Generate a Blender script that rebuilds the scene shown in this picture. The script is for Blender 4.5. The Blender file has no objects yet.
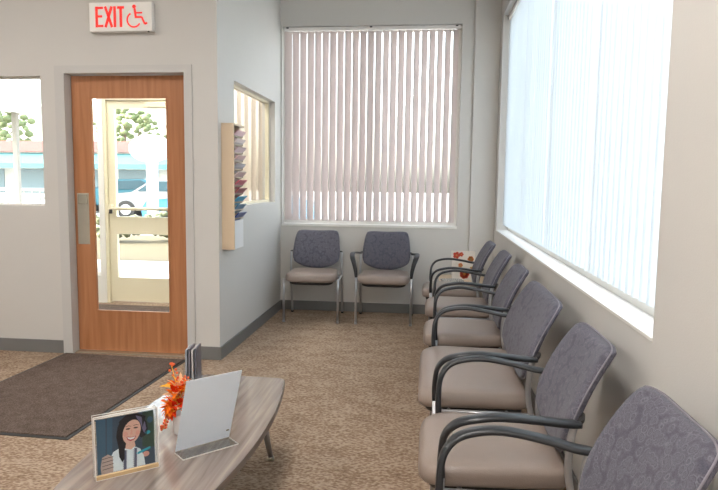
import bpy, bmesh, math, random
from mathutils import Vector, Matrix
from math import sin, cos, pi, radians
random.seed(7)
SC = bpy.context.scene
COL = SC.collection

# ------------------------------------------------------------------ materials
def mat(name, color, rough=.5, metal=0, noise=None, bump=None, coat=0, trans=0, spec=.5, sheen=0):
    """noise=(scale, colour2, detail), bump=(scale, strength)"""
    m = bpy.data.materials.new(name); m.use_nodes = True
    nt = m.node_tree; b = nt.nodes['Principled BSDF']
    b.inputs['Base Color'].default_value = (*color, 1)
    b.inputs['Roughness'].default_value = rough
    b.inputs['Metallic'].default_value = metal
    b.inputs['Specular IOR Level'].default_value = spec
    b.inputs['Coat Weight'].default_value = coat
    b.inputs['Sheen Weight'].default_value = sheen
    if trans: b.inputs['Transmission Weight'].default_value = trans
    tc = nt.nodes.new('ShaderNodeTexCoord')
    if noise:
        n = nt.nodes.new('ShaderNodeTexNoise'); n.inputs['Scale'].default_value = noise[0]
        n.inputs['Detail'].default_value = noise[2] if len(noise) > 2 else 3
        nt.links.new(tc.outputs['Object'], n.inputs['Vector'])
        mx = nt.nodes.new('ShaderNodeMix'); mx.data_type = 'RGBA'
        mx.inputs[6].default_value = (*color, 1); mx.inputs[7].default_value = (*noise[1], 1)
        nt.links.new(n.outputs['Fac'], mx.inputs[0]); nt.links.new(mx.outputs[2], b.inputs['Base Color'])
    if bump:
        n2 = nt.nodes.new('ShaderNodeTexNoise'); n2.inputs['Scale'].default_value = bump[0]; n2.inputs['Detail'].default_value = 2
        nt.links.new(tc.outputs['Object'], n2.inputs['Vector'])
        bp = nt.nodes.new('ShaderNodeBump'); bp.inputs['Strength'].default_value = bump[1]; bp.inputs['Distance'].default_value = .004
        nt.links.new(n2.outputs['Fac'], bp.inputs['Height']); nt.links.new(bp.outputs['Normal'], b.inputs['Normal'])
    return m

def emis(name, color, s):
    m = bpy.data.materials.new(name); m.use_nodes = True; nt = m.node_tree
    b = nt.nodes['Principled BSDF']; b.inputs['Base Color'].default_value = (*color, 1)
    b.inputs['Emission Color'].default_value = (*color, 1); b.inputs['Emission Strength'].default_value = s
    return m

def glass(name, tint=(1, 1, 1), refl=.07):
    m = bpy.data.materials.new(name); m.use_nodes = True; nt = m.node_tree
    nt.nodes.clear()
    o = nt.nodes.new('ShaderNodeOutputMaterial'); t = nt.nodes.new('ShaderNodeBsdfTransparent'); t.inputs[0].default_value = (*tint, 1)
    g = nt.nodes.new('ShaderNodeBsdfGlossy'); g.inputs['Roughness'].default_value = .02
    lw = nt.nodes.new('ShaderNodeFresnel'); lw.inputs[0].default_value = 1.3
    mx = nt.nodes.new('ShaderNodeMixShader')
    ge = nt.nodes.new('ShaderNodeNewGeometry'); fm_ = nt.nodes.new('ShaderNodeMath'); fm_.operation = 'SUBTRACT'; fm_.inputs[0].default_value = 1
    nt.links.new(ge.outputs['Backfacing'], fm_.inputs[1]); fx = nt.nodes.new('ShaderNodeMath'); fx.operation = 'MULTIPLY'
    nt.links.new(lw.outputs[0], fx.inputs[0]); nt.links.new(fm_.outputs[0], fx.inputs[1])
    nt.links.new(fx.outputs[0], mx.inputs[0]); nt.links.new(t.outputs[0], mx.inputs[1]); nt.links.new(g.outputs[0], mx.inputs[2])
    nt.links.new(mx.outputs[0], o.inputs[0])
    return m

def translucent(name, color, tcol, fac):
    m = bpy.data.materials.new(name); m.use_nodes = True; nt = m.node_tree; nt.nodes.clear()
    o = nt.nodes.new('ShaderNodeOutputMaterial'); d = nt.nodes.new('ShaderNodeBsdfDiffuse'); t = nt.nodes.new('ShaderNodeBsdfTranslucent')
    d.inputs[0].default_value = (*color, 1); t.inputs[0].default_value = (*tcol, 1)
    mx = nt.nodes.new('ShaderNodeMixShader'); mx.inputs[0].default_value = fac
    nt.links.new(d.outputs[0], mx.inputs[1]); nt.links.new(t.outputs[0], mx.inputs[2]); nt.links.new(mx.outputs[0], o.inputs[0])
    return m

def ramp_node(nt, stops):
    r = nt.nodes.new('ShaderNodeValToRGB')
    while len(r.color_ramp.elements) < len(stops): r.color_ramp.elements.new(.5)
    for e, (p, c) in zip(r.color_ramp.elements, stops): e.position = p; e.color = (*c, 1)
    return r

def wood_mat(name, c1, c2, stretch, rough, coat=0, scale=1.0, rot=0):
    m = mat(name, c1, rough, coat=coat); nt = m.node_tree; b = nt.nodes['Principled BSDF']
    tc = nt.nodes.new('ShaderNodeTexCoord'); mp = nt.nodes.new('ShaderNodeMapping')
    mp.inputs['Scale'].default_value = stretch; mp.inputs['Rotation'].default_value = (0, 0, rot)
    n = nt.nodes.new('ShaderNodeTexNoise'); n.inputs['Scale'].default_value = scale; n.inputs['Detail'].default_value = 6; n.inputs['Distortion'].default_value = .4
    r = ramp_node(nt, [(.3, c1), (.7, c2)])
    nt.links.new(tc.outputs['Object'], mp.inputs[0]); nt.links.new(mp.outputs[0], n.inputs['Vector'])
    nt.links.new(n.outputs['Fac'], r.inputs[0]); nt.links.new(r.outputs[0], b.inputs['Base Color'])
    return m

def carpet_mat(name, stops, scale, bumpd=.004, strip=False):
    m = mat(name, stops[0][1], .95, spec=.1); nt = m.node_tree; b = nt.nodes['Principled BSDF']
    tc = nt.nodes.new('ShaderNodeTexCoord'); mp = nt.nodes.new('ShaderNodeMapping')
    mp.inputs['Scale'].default_value = (1, 1.7 if strip else 1, 1)
    n = nt.nodes.new('ShaderNodeTexNoise'); n.inputs['Scale'].default_value = scale; n.inputs['Detail'].default_value = 5; n.inputs['Roughness'].default_value = .75
    v = nt.nodes.new('ShaderNodeTexVoronoi'); v.inputs['Scale'].default_value = scale * 1.3
    n2 = nt.nodes.new('ShaderNodeTexNoise'); n2.inputs['Scale'].default_value = scale * .12
    r = ramp_node(nt, stops)
    a = nt.nodes.new('ShaderNodeMath'); a.operation = 'MULTIPLY_ADD'; a.inputs[1].default_value = .35
    a2 = nt.nodes.new('ShaderNodeMath'); a2.operation = 'MULTIPLY_ADD'; a2.inputs[1].default_value = .3; 
    nt.links.new(tc.outputs['Object'], mp.inputs[0])
    for q in (n, v, n2): nt.links.new(mp.outputs[0], q.inputs['Vector'])
    nt.links.new(v.outputs['Distance'], a.inputs[0]); nt.links.new(n.outputs['Fac'], a.inputs[2])
    nt.links.new(n2.outputs['Fac'], a2.inputs[0]); nt.links.new(a.outputs[0], a2.inputs[2])
    nt.links.new(a2.outputs[0], r.inputs[0]); nt.links.new(r.outputs[0], b.inputs['Base Color'])
    bp = nt.nodes.new('ShaderNodeBump'); bp.inputs['Distance'].default_value = bumpd; bp.inputs['Strength'].default_value = .8
    nt.links.new(a.outputs[0], bp.inputs['Height']); nt.links.new(bp.outputs['Normal'], b.inputs['Normal'])
    return m

def fabric_mat(name, base, dark, light):
    """upholstery woven with rounded swirl outlines"""
    m = mat(name, base, .9, spec=.15, sheen=.1); nt = m.node_tree; b = nt.nodes['Principled BSDF']
    tc = nt.nodes.new('ShaderNodeTexCoord')
    n0 = nt.nodes.new('ShaderNodeTexNoise'); n0.inputs['Scale'].default_value = 14
    add = nt.nodes.new('ShaderNodeVectorMath'); add.operation = 'MULTIPLY_ADD'; add.inputs[1].default_value = (.03,) * 3
    nt.links.new(tc.outputs['Object'], n0.inputs['Vector']); nt.links.new(n0.outputs['Color'], add.inputs[0]); nt.links.new(tc.outputs['Object'], add.inputs[2])
    v = nt.nodes.new('ShaderNodeTexVoronoi'); v.inputs['Scale'].default_value = 40
    nt.links.new(add.outputs[0], v.inputs['Vector'])
    r = ramp_node(nt, [(0, base), (.36, base), (.42, dark), (.47, light), (.54, base), (.80, dark)])
    nt.links.new(v.outputs['Distance'], r.inputs[0])
    n = nt.nodes.new('ShaderNodeTexNoise'); n.inputs['Scale'].default_value = 300
    nt.links.new(tc.outputs['Object'], n.inputs['Vector'])
    mx = nt.nodes.new('ShaderNodeMix'); mx.data_type = 'RGBA'; mx.blend_type = 'OVERLAY'; mx.inputs[0].default_value = .5
    nt.links.new(r.outputs[0], mx.inputs[6]); nt.links.new(n.outputs['Fac'], mx.inputs[7]); nt.links.new(mx.outputs[2], b.inputs['Base Color'])
    bp = nt.nodes.new('ShaderNodeBump'); bp.inputs['Distance'].default_value = .0015; bp.inputs['Strength'].default_value = .5
    nt.links.new(n.outputs['Fac'], bp.inputs['Height']); nt.links.new(bp.outputs['Normal'], b.inputs['Normal'])
    return m

M = dict(
    wall=mat('wall_paint', (.61, .595, .565), .6, noise=(3, (.59, .575, .545)), bump=(220, .12)),
    ceil=mat('ceiling_tile', (.75, .74, .71), .9, noise=(90, (.68, .67, .64)), bump=(160, .3)),
    trimw=mat('white_trim', (.80, .79, .75), .45, noise=(8, (.78, .77, .73))),
    frame=mat('door_frame_paint', (.56, .55, .53), .4, noise=(5, (.54, .53, .51))),
    cream=mat('cream_aluminium', (.80, .74, .56), .4, noise=(6, (.77, .71, .53))),
    base=mat('vinyl_baseboard', (.165, .165, .16), .45, noise=(10, (.185, .185, .18))),
    carpet=carpet_mat('carpet', [(.42, (.075, .046, .030)), (.62, (.180, .115, .074)), (.80, (.285, .200, .138)), (.98, (.43, .335, .25))], 42, strip=True),
    mat_=carpet_mat('entry_mat_pile', [(.45, (.035, .026, .021)), (.75, (.085, .062, .05)), (.98, (.16, .12, .10))], 120, .003),
    rubber=mat('black_rubber', (.02, .02, .02), .6, noise=(30, (.03, .03, .03))),
    door=wood_mat('door_wood', (.37, .15, .060), (.50, .225, .105), (30, 30, 1.6), .35, coat=.1),
    table=wood_mat('table_laminate', (.135, .105, .088), (.29, .235, .20), (42, 2.2, 20), .25, coat=.5, rot=.12),
    tedge=wood_mat('table_edge', (.13, .10, .085), (.21, .17, .145), (4, 4, 60), .4),
    glass=glass('clear_glass', (.97, .98, .97)),
    acrylic=glass('clear_acrylic', (.93, .95, .96)),
    acredge=mat('acrylic_edge', (.78, .74, .70), .15, noise=(20, (.66, .60, .55)), spec=.8),
    steel=mat('brushed_steel', (.62, .60, .52), .35, metal=.9, noise=(60, (.55, .53, .46))),
    silver=mat('silver_powder_coat', (.50, .51, .53), .34, metal=.75, noise=(40, (.46, .47, .49))),
    arm=mat('black_polyurethane', (.018, .020, .023), .30, noise=(50, (.024, .026, .029)), spec=.4),
    black=mat('black_plastic', (.022, .020, .020), .5, noise=(40, (.03, .028, .028))),
    vinyl=mat('taupe_vinyl', (.265, .21, .178), .34, noise=(25, (.24, .19, .16)), bump=(260, .25), spec=.5),
    fabric=fabric_mat('swirl_upholstery', (.112, .109, .134), (.082, .080, .103), (.150, .146, .174)),
    piping=mat('seam_piping', (.24, .225, .26), .8, noise=(200, (.2, .19, .22))),
    vane=translucent('vinyl_vane', (.76, .71, .69), (.66, .585, .565), .48),
    vaneR=translucent('vinyl_vane_white', (.76, .79, .80), (.86, .895, .915), .70),
    vaneC=translucent('vinyl_vane_cream', (.80, .75, .68), (.70, .62, .52), .55),
    rail=mat('blind_rail', (.82, .80, .76), .35, noise=(10, (.80, .78, .74))),
    signw=mat('exit_sign_white', (.84, .82, .78), .4, noise=(10, (.82, .80, .76))),
    signr=emis('exit_sign_red', (.85, .02, .01), .25),
    tan=mat('tan_laminate', (.66, .52, .36), .45, noise=(12, (.63, .49, .34))),
    white=mat('white_card', (.84, .85, .86), .4, noise=(10, (.82, .83, .84))),
    pot=mat('white_ceramic', (.82, .81, .80), .25, noise=(10, (.79, .78, .77))),
    lamp=emis('troffer_diffuser', (1.0, .955, .915), 15.0),
    asphalt=mat('asphalt', (.42, .41, .40), .9, noise=(30, (.34, .33, .32)), bump=(60, .4)),
    concrete=mat('concrete', (.66, .64, .60), .85, noise=(8, (.58, .56, .52)), bump=(40, .3)),
    brown=mat('planting_bed', (.075, .058, .035), .9, noise=(9, (.13, .11, .06)), bump=(30, .6)),
    leaf=mat('foliage_green', (.14, .20, .09), .8, noise=(6, (.26, .30, .15)), bump=(10, .6)),
    leaf2=mat('foliage_olive', (.10, .12, .06), .8, noise=(6, (.19, .20, .12)), bump=(10, .6)),
    bark=mat('bark', (.18, .13, .09), .9, noise=(20, (.10, .07, .05)), bump=(20, .8)),
)
def flat(name, c, r=.5, c2=None): 
    return mat(name, c, r, noise=(25, c2 or tuple(x * .85 for x in c)))

# ------------------------------------------------------------------ helpers
def link(name, bm, material, parent=None, smooth=False):
    me = bpy.data.meshes.new(name)
    bmesh.ops.recalc_face_normals(bm, faces=bm.faces)
    bm.to_mesh(me); bm.free()
    mats = material if isinstance(material, (list, tuple)) else [material]
    for q in mats: me.materials.append(q)
    if smooth:
        for p in me.polygons: p.use_smooth = True
    o = bpy.data.objects.new(name, me); COL.objects.link(o)
    if parent: o.parent = parent
    return o

def tag(o, label, cat, group=None):
    o['label'] = label; o['category'] = cat
    if group: o['group'] = group
    return o

def thing(name, label, cat, loc=(0, 0, 0), rz=0, group=None):
    o = bpy.data.objects.new(name, None); o.empty_display_size = .1; COL.objects.link(o)
    o.location = loc; o.rotation_euler = (0, 0, rz)
    return tag(o, label, cat, group)

def struct(o): o['kind'] = 'structure'; return o

def copy_tree(o, parent=None):
    c = o.copy(); COL.objects.link(c)
    if parent: c.parent = parent
    for ch in list(o.children): copy_tree(ch, c)
    return c

def box(bm, x0, y0, z0, x1, y1, z1, mi=0):
    vs = [bm.verts.new(p) for p in ((x0, y0, z0), (x1, y0, z0), (x1, y1, z0), (x0, y1, z0), (x0, y0, z1), (x1, y0, z1), (x1, y1, z1), (x0, y1, z1))]
    for f in ((0, 3, 2, 1), (4, 5, 6, 7), (0, 1, 5, 4), (1, 2, 6, 5), (2, 3, 7, 6), (3, 0, 4, 7)):
        fc = bm.faces.new([vs[i] for i in f]); fc.material_index = mi
    return vs

def bevel(bm, w, seg=2):
    bmesh.ops.bevel(bm, geom=list(bm.edges), offset=w, segments=seg, affect='EDGES', profile=.6)

def boxobj(name, b, m, parent=None, bev=0):
    bm = bmesh.new(); box(bm, *b)
    if bev: bevel(bm, bev)
    return link(name, bm, m, parent)

def wall_grid(name, axis, a, b, us, zs, holes, m):
    """wall slab between coordinates a..b on `axis` ('x' or 'y'), grid in the other axis and z, rectangular holes cut out"""
    us = sorted(set(us + [h[0] for h in holes] + [h[1] for h in holes])); zs = sorted(set(zs + [h[2] for h in holes] + [h[3] for h in holes]))
    def filled(i, j):
        if i < 0 or j < 0 or i >= len(us) - 1 or j >= len(zs) - 1: return False
        cu = (us[i] + us[i + 1]) / 2; cz = (zs[j] + zs[j + 1]) / 2
        return not any(h[0] < cu < h[1] and h[2] < cz < h[3] for h in holes)
    bm = bmesh.new(); cache = {}
    def V(u, t, z):
        k = (round(u, 5), round(t, 5), round(z, 5))
        if k not in cache: cache[k] = bm.verts.new((t, u, z) if axis == 'x' else (u, t, z))
        return cache[k]
    for i in range(len(us) - 1):
        for j in range(len(zs) - 1):
            if not filled(i, j): continue
            u0, u1, z0, z1 = us[i], us[i + 1], zs[j], zs[j + 1]
            for t in (a, b): bm.faces.new([V(u0, t, z0), V(u1, t, z0), V(u1, t, z1), V(u0, t, z1)])
            if not filled(i - 1, j): bm.faces.new([V(u0, a, z0), V(u0, b, z0), V(u0, b, z1), V(u0, a, z1)])
            if not filled(i + 1, j): bm.faces.new([V(u1, a, z0), V(u1, b, z0), V(u1, b, z1), V(u1, a, z1)])
            if not filled(i, j - 1): bm.faces.new([V(u0, a, z0), V(u1, a, z0), V(u1, b, z0), V(u0, b, z0)])
            if not filled(i, j + 1): bm.faces.new([V(u0, a, z1), V(u1, a, z1), V(u1, b, z1), V(u0, b, z1)])
    return struct(link(name, bm, m))

def smooth_path(pts, n=6):
    pts = [Vector(p) for p in pts]; out = []
    P = [pts[0] * 2 - pts[1]] + pts + [pts[-1] * 2 - pts[-2]]
    for i in range(1, len(P) - 2):
        for k in range(n):
            t = k / n; p0, p1, p2, p3 = P[i - 1:i + 3]
            out.append(.5 * ((2 * p1) + (p2 - p0) * t + (2 * p0 - 5 * p1 + 4 * p2 - p3) * t * t + (3 * p1 - p0 - 3 * p2 + p3) * t ** 3))
    out.append(pts[-1]); return out

def tube(bm, pts, r, seg=10, r1=None, cap=True, mi=0):
    pts = [Vector(p) for p in pts]; rings = []; up = None
    for i, p in enumerate(pts):
        d = (pts[min(i + 1, len(pts) - 1)] - pts[max(i - 1, 0)]).normalized()
        if up is None:
            up = Vector((0, 0, 1)) if abs(d.z) < .9 else Vector((1, 0, 0))
        up = (up - d * up.dot(d)).normalized(); s = d.cross(up)
        rr = r if r1 is None else r + (r1 - r) * i / (len(pts) - 1)
        rings.append([bm.verts.new(p + (up * cos(2 * pi * k / seg) + s * sin(2 * pi * k / seg)) * rr) for k in range(seg)])
    for a, b in zip(rings, rings[1:]):
        for k in range(seg):
            f = bm.faces.new([a[k], a[(k + 1) % seg], b[(k + 1) % seg], b[k]]); f.material_index = mi; f.smooth = True
    if cap:
        bm.faces.new(rings[0][::-1]).material_index = mi; bm.faces.new(rings[-1]).material_index = mi

def prism(bm, poly, y0, y1, mi=0, f=lambda u, v, t: (u, t, v)):
    a = [bm.verts.new(f(u, v, y0)) for u, v in poly]; b = [bm.verts.new(f(u, v, y1)) for u, v in poly]
    bm.faces.new(a).material_index = mi; bm.faces.new(b[::-1]).material_index = mi
    n = len(poly)
    for i in range(n): bm.faces.new([a[i], a[(i + 1) % n], b[(i + 1) % n], b[i]]).material_index = mi

def lathe(bm, prof, seg=20, c=(0, 0, 0), mi=0):
    rings = [[bm.verts.new((c[0] + r * cos(2 * pi * k / seg), c[1] + r * sin(2 * pi * k / seg), c[2] + z)) for k in range(seg)] for r, z in prof]
    for a, b in zip(rings, rings[1:]):
        for k in range(seg): f = bm.faces.new([a[k], a[(k + 1) % seg], b[(k + 1) % seg], b[k]]); f.material_index = mi; f.smooth = True
    bm.faces.new(rings[0][::-1]).material_index = mi; bm.faces.new(rings[-1]).material_index = mi

def layered(bm, outline, layers, fn):
    """closed pad: outline (u,v) scaled per layer (inset distance-ish scale s, thickness coord t) and mapped by fn"""
    cu = sum(p[0] for p in outline) / len(outline); cv = sum(p[1] for p in outline) / len(outline)
    rings = [[bm.verts.new(fn(cu + (u - cu) * s, cv + (v - cv) * s, t)) for u, v in outline] for s, t in layers]
    n = len(outline)
    for a, b in zip(rings, rings[1:]):
        for k in range(n): bm.faces.new([a[k], a[(k + 1) % n], b[(k + 1) % n], b[k]])
    bm.faces.new(rings[0][::-1]); bm.faces.new(rings[-1])

def round_outline(corners, seg=8):
    """corners: list of (x,y,r), rounded polygon going round"""
    out = []; n = len(corners)
    for i, (x, y, r) in enumerate(corners):
        p = Vector((x, y)); a = Vector(corners[i - 1][:2]); b = Vector(corners[(i + 1) % n][:2])
        da = (a - p).normalized(); db = (b - p).normalized()
        p0 = p + da * r; p1 = p + db * r
        for k in range(seg + 1):
            t = k / seg; q = p0.lerp(p, t).lerp(p.lerp(p1, t), t); out.append((q.x, q.y))
    # subdivide the long straight edges
    res = []
    for i, q in enumerate(out):
        q2 = out[(i + 1) % len(out)]; L = math.dist(q, q2); k = max(1, int(L / .05))
        for j in range(k): res.append((q[0] + (q2[0] - q[0]) * j / k, q[1] + (q2[1] - q[1]) * j / k))
    return res

# ------------------------------------------------------------------ room shell (metres; X right, Y away, Z up)
XL, XR, YB, YD, CZ = -1.547, .661, 6.39, 4.454, 3.3
XW, YN = -5.4, -3.0          # far left wall and wall behind the viewpoint
T = .13
bwin = (-1.534, .289, .915, 2.93)        # back window u0,u1,z0,z1
rwin = (1.868, 6.17, .905, 2.94)         # right window
lwin = (4.84, 6.155, 1.15, 2.14)         # window in brochure wall
dwin = (-3.95, -2.92, 1.146, 2.118)      # window left of the door
dhole = (-2.765, -1.757, 0, 2.17)
vx0 = -5.2                                # vestibule left end

o = boxobj('floor', (XW, YN, -.1, XR + .02, YB + .2, 0), M['carpet']); struct(o)
o = boxobj('ceiling', (XW - T, YN - T, CZ, XR + T, YB + .2, CZ + .1), M['ceil']); struct(o)
wall_grid('wall_back', 'y', YB, YB + .17, [XL - T, XR + .17], [0, CZ], [bwin], M['wall'])
wall_grid('wall_right', 'x', XR, XR + .17, [YN, YB], [0, CZ], [rwin], M['wall'])
wall_grid('wall_left', 'x', XL - T, XL, [YD, YB], [0, CZ], [lwin], M['wall'])
wall_grid('wall_entry', 'y', YD, YD + T, [XW, XL - T], [0, CZ], [dwin, dhole], M['wall'])
wall_grid('wall_far_left', 'x', XW - T, XW, [YN, YB + .17], [0, CZ], [], M['wall'])
wall_grid('wall_rear', 'y', YN - T, YN, [XW - T, XR + .17], [0, CZ], [], M['wall'])
# storefront wall of the vestibule
odoor = (-3.50, -2.66, 0, 2.25)
slite = (-3.80, -3.56, .3, 2.25)
wall_grid('wall_vestibule', 'y', YB, YB + .15, [XW, XL - T], [0, CZ], [odoor, slite, (-5.1, -3.92, .75, 2.6), (-2.56, -1.72, 1.0, 2.35)], M['trimw'])
boxo = boxobj('trim_1', (.414, YB - .035, .0, XR - .001, YB, CZ), M['wall'], bev=.004); struct(boxo)   # shallow pilaster

def baseboard(name, b):
    struct(boxobj(name, b, M['base'], bev=.003))
baseboard('baseboard_back', (XL + .012, YB - .012, 0, .413, YB - .001, .1))
baseboard('baseboard_pilaster', (.402, YB - .047, 0, XR - .013, YB - .036, .1))
baseboard('baseboard_right', (XR - .012, YN, 0, XR - .001, YB - .036, .1))
baseboard('baseboard_left', (XL + .001, YD - .012, 0, XL + .012, YB, .1))
baseboard('baseboard_entry_left', (XW, YD - .012, 0, -2.80, YD - .001, .1))
baseboard('baseboard_entry_right', (-1.735, YD - .012, 0, XL + .001, YD - .001, .1))

# windows: frames + glass panes
def window(name, axis, t0, t1, u0, u1, z0, z1, fr, mulls, m, sill=None):
    bm = bmesh.new()
    def bx(ua, ub, za, zb):
        if axis == 'y': box(bm, ua, t0, za, ub, t1, zb)
        else: box(bm, t0, ua, za, t1, ub, zb)
    bx(u0, u0 + fr, z0, z1); bx(u1 - fr, u1, z0, z1); bx(u0 + fr, u1 - fr, z0, z0 + fr); bx(u0 + fr, u1 - fr, z1 - fr, z1)
    for q in mulls: bx(q - fr / 2, q + fr / 2, z0 + fr, z1 - fr)
    f = struct(link(name, bm, m))
    tm = (t0 + t1) / 2
    if axis == 'y': g = (u0 + fr, tm - .003, z0 + fr, u1 - fr, tm + .003, z1 - fr)
    else: g = (tm - .003, u0 + fr, z0 + fr, tm + .003, u1 - fr, z1 - fr)
    boxobj('pane', g, M['glass'], f)
    return f
window('window_1', 'y', YB + .11, YB + .155, *bwin, .045, [-.62], M['trimw'])
window('window_2', 'x', XR + .11, XR + .155, *rwin, .045, [2.9, 3.95, 5.05], M['trimw'])
window('window_3', 'x', XL - .10, XL - .06, *lwin, .02, [], M['cream'])
window('window_4', 'y', YD + .05, YD + .08, *dwin, .012, [], M['trimw'])
window('window_5', 'y', YB + .05, YB + .10, -5.1, -3.92, .75, 2.6, .05, [-4.9], M['trimw'])
window('window_6', 'y', YB + .05, YB + .10, -3.80, -3.56, .3, 2.25, .03, [], M['trimw'])
window('window_7', 'y', YB + .05, YB + .10, -2.56, -1.72, 1.0, 2.35, .05, [], M['cream'])
# white sills / reveal liners
struct(boxobj('trim_2', (bwin[0], YB - .012, bwin[2] - .022, bwin[1], YB + .108, bwin[2] + .004), M['trimw'], bev=.003))
struct(boxobj('trim_3', (XR - .004, rwin[0], rwin[2] - .006, XR + .108, rwin[1], rwin[2] + .004), M['trimw']))

# ------------------------------------------------------------------ entry door, its frame
bm = bmesh.new()
fx0, fx1, fz = dhole[0], dhole[1], dhole[3]
for b in ((fx0 - .035, YD - .012, 0, fx0 + .04, YD - .0005, fz + .02), (fx1 - .04, YD - .012, 0, fx1 + .02, YD - .0005, fz + .02), (fx0 + .04, YD - .012, fz - .036, fx1 - .04, YD - .0005, fz + .02)): box(bm, *b)
for b in ((fx0 + .0005, YD, 0, fx0 + .04, YD + T, fz - .0005), (fx1 - .04, YD, 0, fx1 - .0005, YD + T, fz - .0005), (fx0 + .04, YD, fz - .036, fx1 - .04, YD + T, fz - .0005)): box(bm, *b)
struct(link('trim_4', bm, M['frame']))
dx0, dx1, dz1 = -2.721, -1.801, 2.128
gx0, gx1, gz0, gz1 = -2.575, -1.96, .322, 1.972
dy0, dy1 = YD + .075, YD + .118
bm = bmesh.new()
box(bm, dx0, dy0, .012, gx0, dy1, dz1); box(bm, gx1, dy0, .012, dx1, dy1, dz1)
box(bm, gx0, dy0, .012, gx1, dy1, gz0); box(bm, gx0, dy0, gz1, gx1, dy1, dz1)
door = struct(link('door_1', bm, M['door']))
bm = bmesh.new(); e = .012
for b in ((gx0, dy0 - .004, gz0, gx0 + e, dy0 + .012, gz1), (gx1 - e, dy0 - .004, gz0, gx1, dy0 + .012, gz1), (gx0 + e, dy0 - .004, gz0, gx1 - e, dy0 + .012, gz0 + e), (gx0 + e, dy0 - .004, gz1 - e, gx1 - e, dy0 + .012, gz1)): box(bm, *b)
link('glazing_bead', bm, M['door'], door)
boxobj('door_glass', (gx0 + .001, dy0 + .018, gz0 + .001, gx1 - .001, dy0 + .024, gz1 - .001), M['glass'], door)
pp = boxobj('push_plate', (-2.700, dy0 - .003, .85, -2.605, dy0, 1.245), M['steel'], door, bev=.001)
pc = boxobj('plate_cup', (-2.690, dy0 - .010, 1.16, -2.615, dy0 - .003, 1.235), flat('dull_steel', (.36, .34, .27), .4), pp, bev=.003)
struct(boxobj('trim_5', (dx0, YD + .02, 0, dx1, YD + .15, .011), M['steel'], bev=.003))        # threshold

# outer storefront door
ox0, ox1, oz1 = -3.47, -2.69, 2.20; oy = YB + .04
bm = bmesh.new()
for b in ((odoor[0] + .0005, oy - .03, 0, ox0, oy + .08, odoor[3] - .0005), (ox1, oy - .03, 0, odoor[1] - .0005, oy + .08, odoor[3] - .0005), (ox0, oy - .03, oz1, ox1, oy + .08, odoor[3] - .0005)): box(bm, *b)
struct(link('trim_6', bm, M['cream']))
bm = bmesh.new(); y0, y1 = oy, oy + .045; q0, q1 = ox0 + .085, ox1 - .075
for b in ((ox0 + .004, y0, .015, q0, y1, oz1 - .005), (q1, y0, .015, ox1 - .004, y1, oz1 - .005), (q0, y0, .015, q1, y1, .28), (q0, y0, 2.11, q1, y1, oz1 - .005), (q0, y0, .76, q1, y1, .95)): box(bm, *b)
od = struct(link('door_2', bm, M['cream']))
boxobj('door_glass', (q0, y0 + .018, .28, q1, y0 + .024, .76), M['glass'], od); boxobj('door_glass', (q0, y0 + .018, .95, q1, y0 + .024, 2.11), M['glass'], od)
bm = bmesh.new(); tube(bm, [(q0 - .04, y0 - .05, 1.04), (q1 + .03, y0 - .05, 1.04)], .018, 10)
box(bm, q0 - .065, y0 - .06, 1.0, q0 - .03, y0 - .0005, 1.08); box(bm, q1 + .02, y0 - .06, 1.0, q1 + .05, y0 - .0005, 1.08)
link('push_bar', bm, M['cream'], od)
boxobj('door_closer', (q1 - .25, y0 - .05, 2.12, q1 - .02, y0 - .001, 2.175), M['cream'], od, bev=.006)
boxobj('hang_tag', (q0 - .05, y0 - .068, .985, q0 - .015, y0 - .06, 1.03), M['black'], od)

# ------------------------------------------------------------------ exit sign
sg = thing('exit_sign', 'white exit sign with red lettering and wheelchair symbol above the wooden door', 'sign', (-2.249, YD, 2.42))
sw, sh = .238, .103
boxobj('housing', (-sw, -.055, 0, sw, -.001, sh * 2), M['signw'], sg, bev=.006)
bm = bmesh.new()
def stroke(bm, pts, w, t0=-.0575, t1=-.0549):
    for a, b in zip(pts, pts[1:]):
        a = Vector(a); b = Vector(b); d = (b - a).normalized(); n = Vector((-d.y, d.x)) * w / 2
        prism(bm, [tuple(a + n), tuple(b + n), tuple(b - n), tuple(a - n)], t0, t1)
k = .019; z0, z1 = .030, .176
stroke(bm, [(-.178, z0), (-.178, z1)], k)
for zz in (z0 + k / 2, (z0 + z1) / 2 + .004, z1 - k / 2): stroke(bm, [(-.168, zz), (-.128 - (.008 if z0 + .02 < zz < z1 - .02 else 0), zz)], .016)
stroke(bm, [(-.112, z0), (-.062, z1)], k); stroke(bm, [(-.062, z0), (-.112, z1)], k)
stroke(bm, [(-.040, z0), (-.040, z1)], k)
stroke(bm, [(.006, z0), (.006, z1 - .01)], k); stroke(bm, [(-.020, z1 - .009), (.032, z1 - .009)], .017)
link('exit_lettering', bm, M['signr'], sg)
bm = bmesh.new()
hx, hz = .108, .172
prism(bm, [(hx + .014 * cos(a * pi / 8), hz + .014 * sin(a * pi / 8)) for a in range(16)], -.0575, -.0549)
stroke(bm, [(hx + .004, .158), (hx + .012, .093)], .016)
stroke(bm, [(hx + .008, .128), (hx + .060, .128)], .011)
stroke(bm, [(hx + .006, .098), (hx + .056, .098), (hx + .078, .050), (hx + .096, .057)], .013)
cx, cz, R = hx - .004, .079, .050
arc = [(cx + R * cos(a), cz + R * sin(a)) for a in [radians(118) + k_ * radians(212) / 22 for k_ in range(23)]]
stroke(bm, arc, .011)
link('wheelchair_symbol', bm, M['signr'], sg)
boxobj('test_button', (.205, -.052, -.006, .215, -.042, .001), M['black'], sg)

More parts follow.
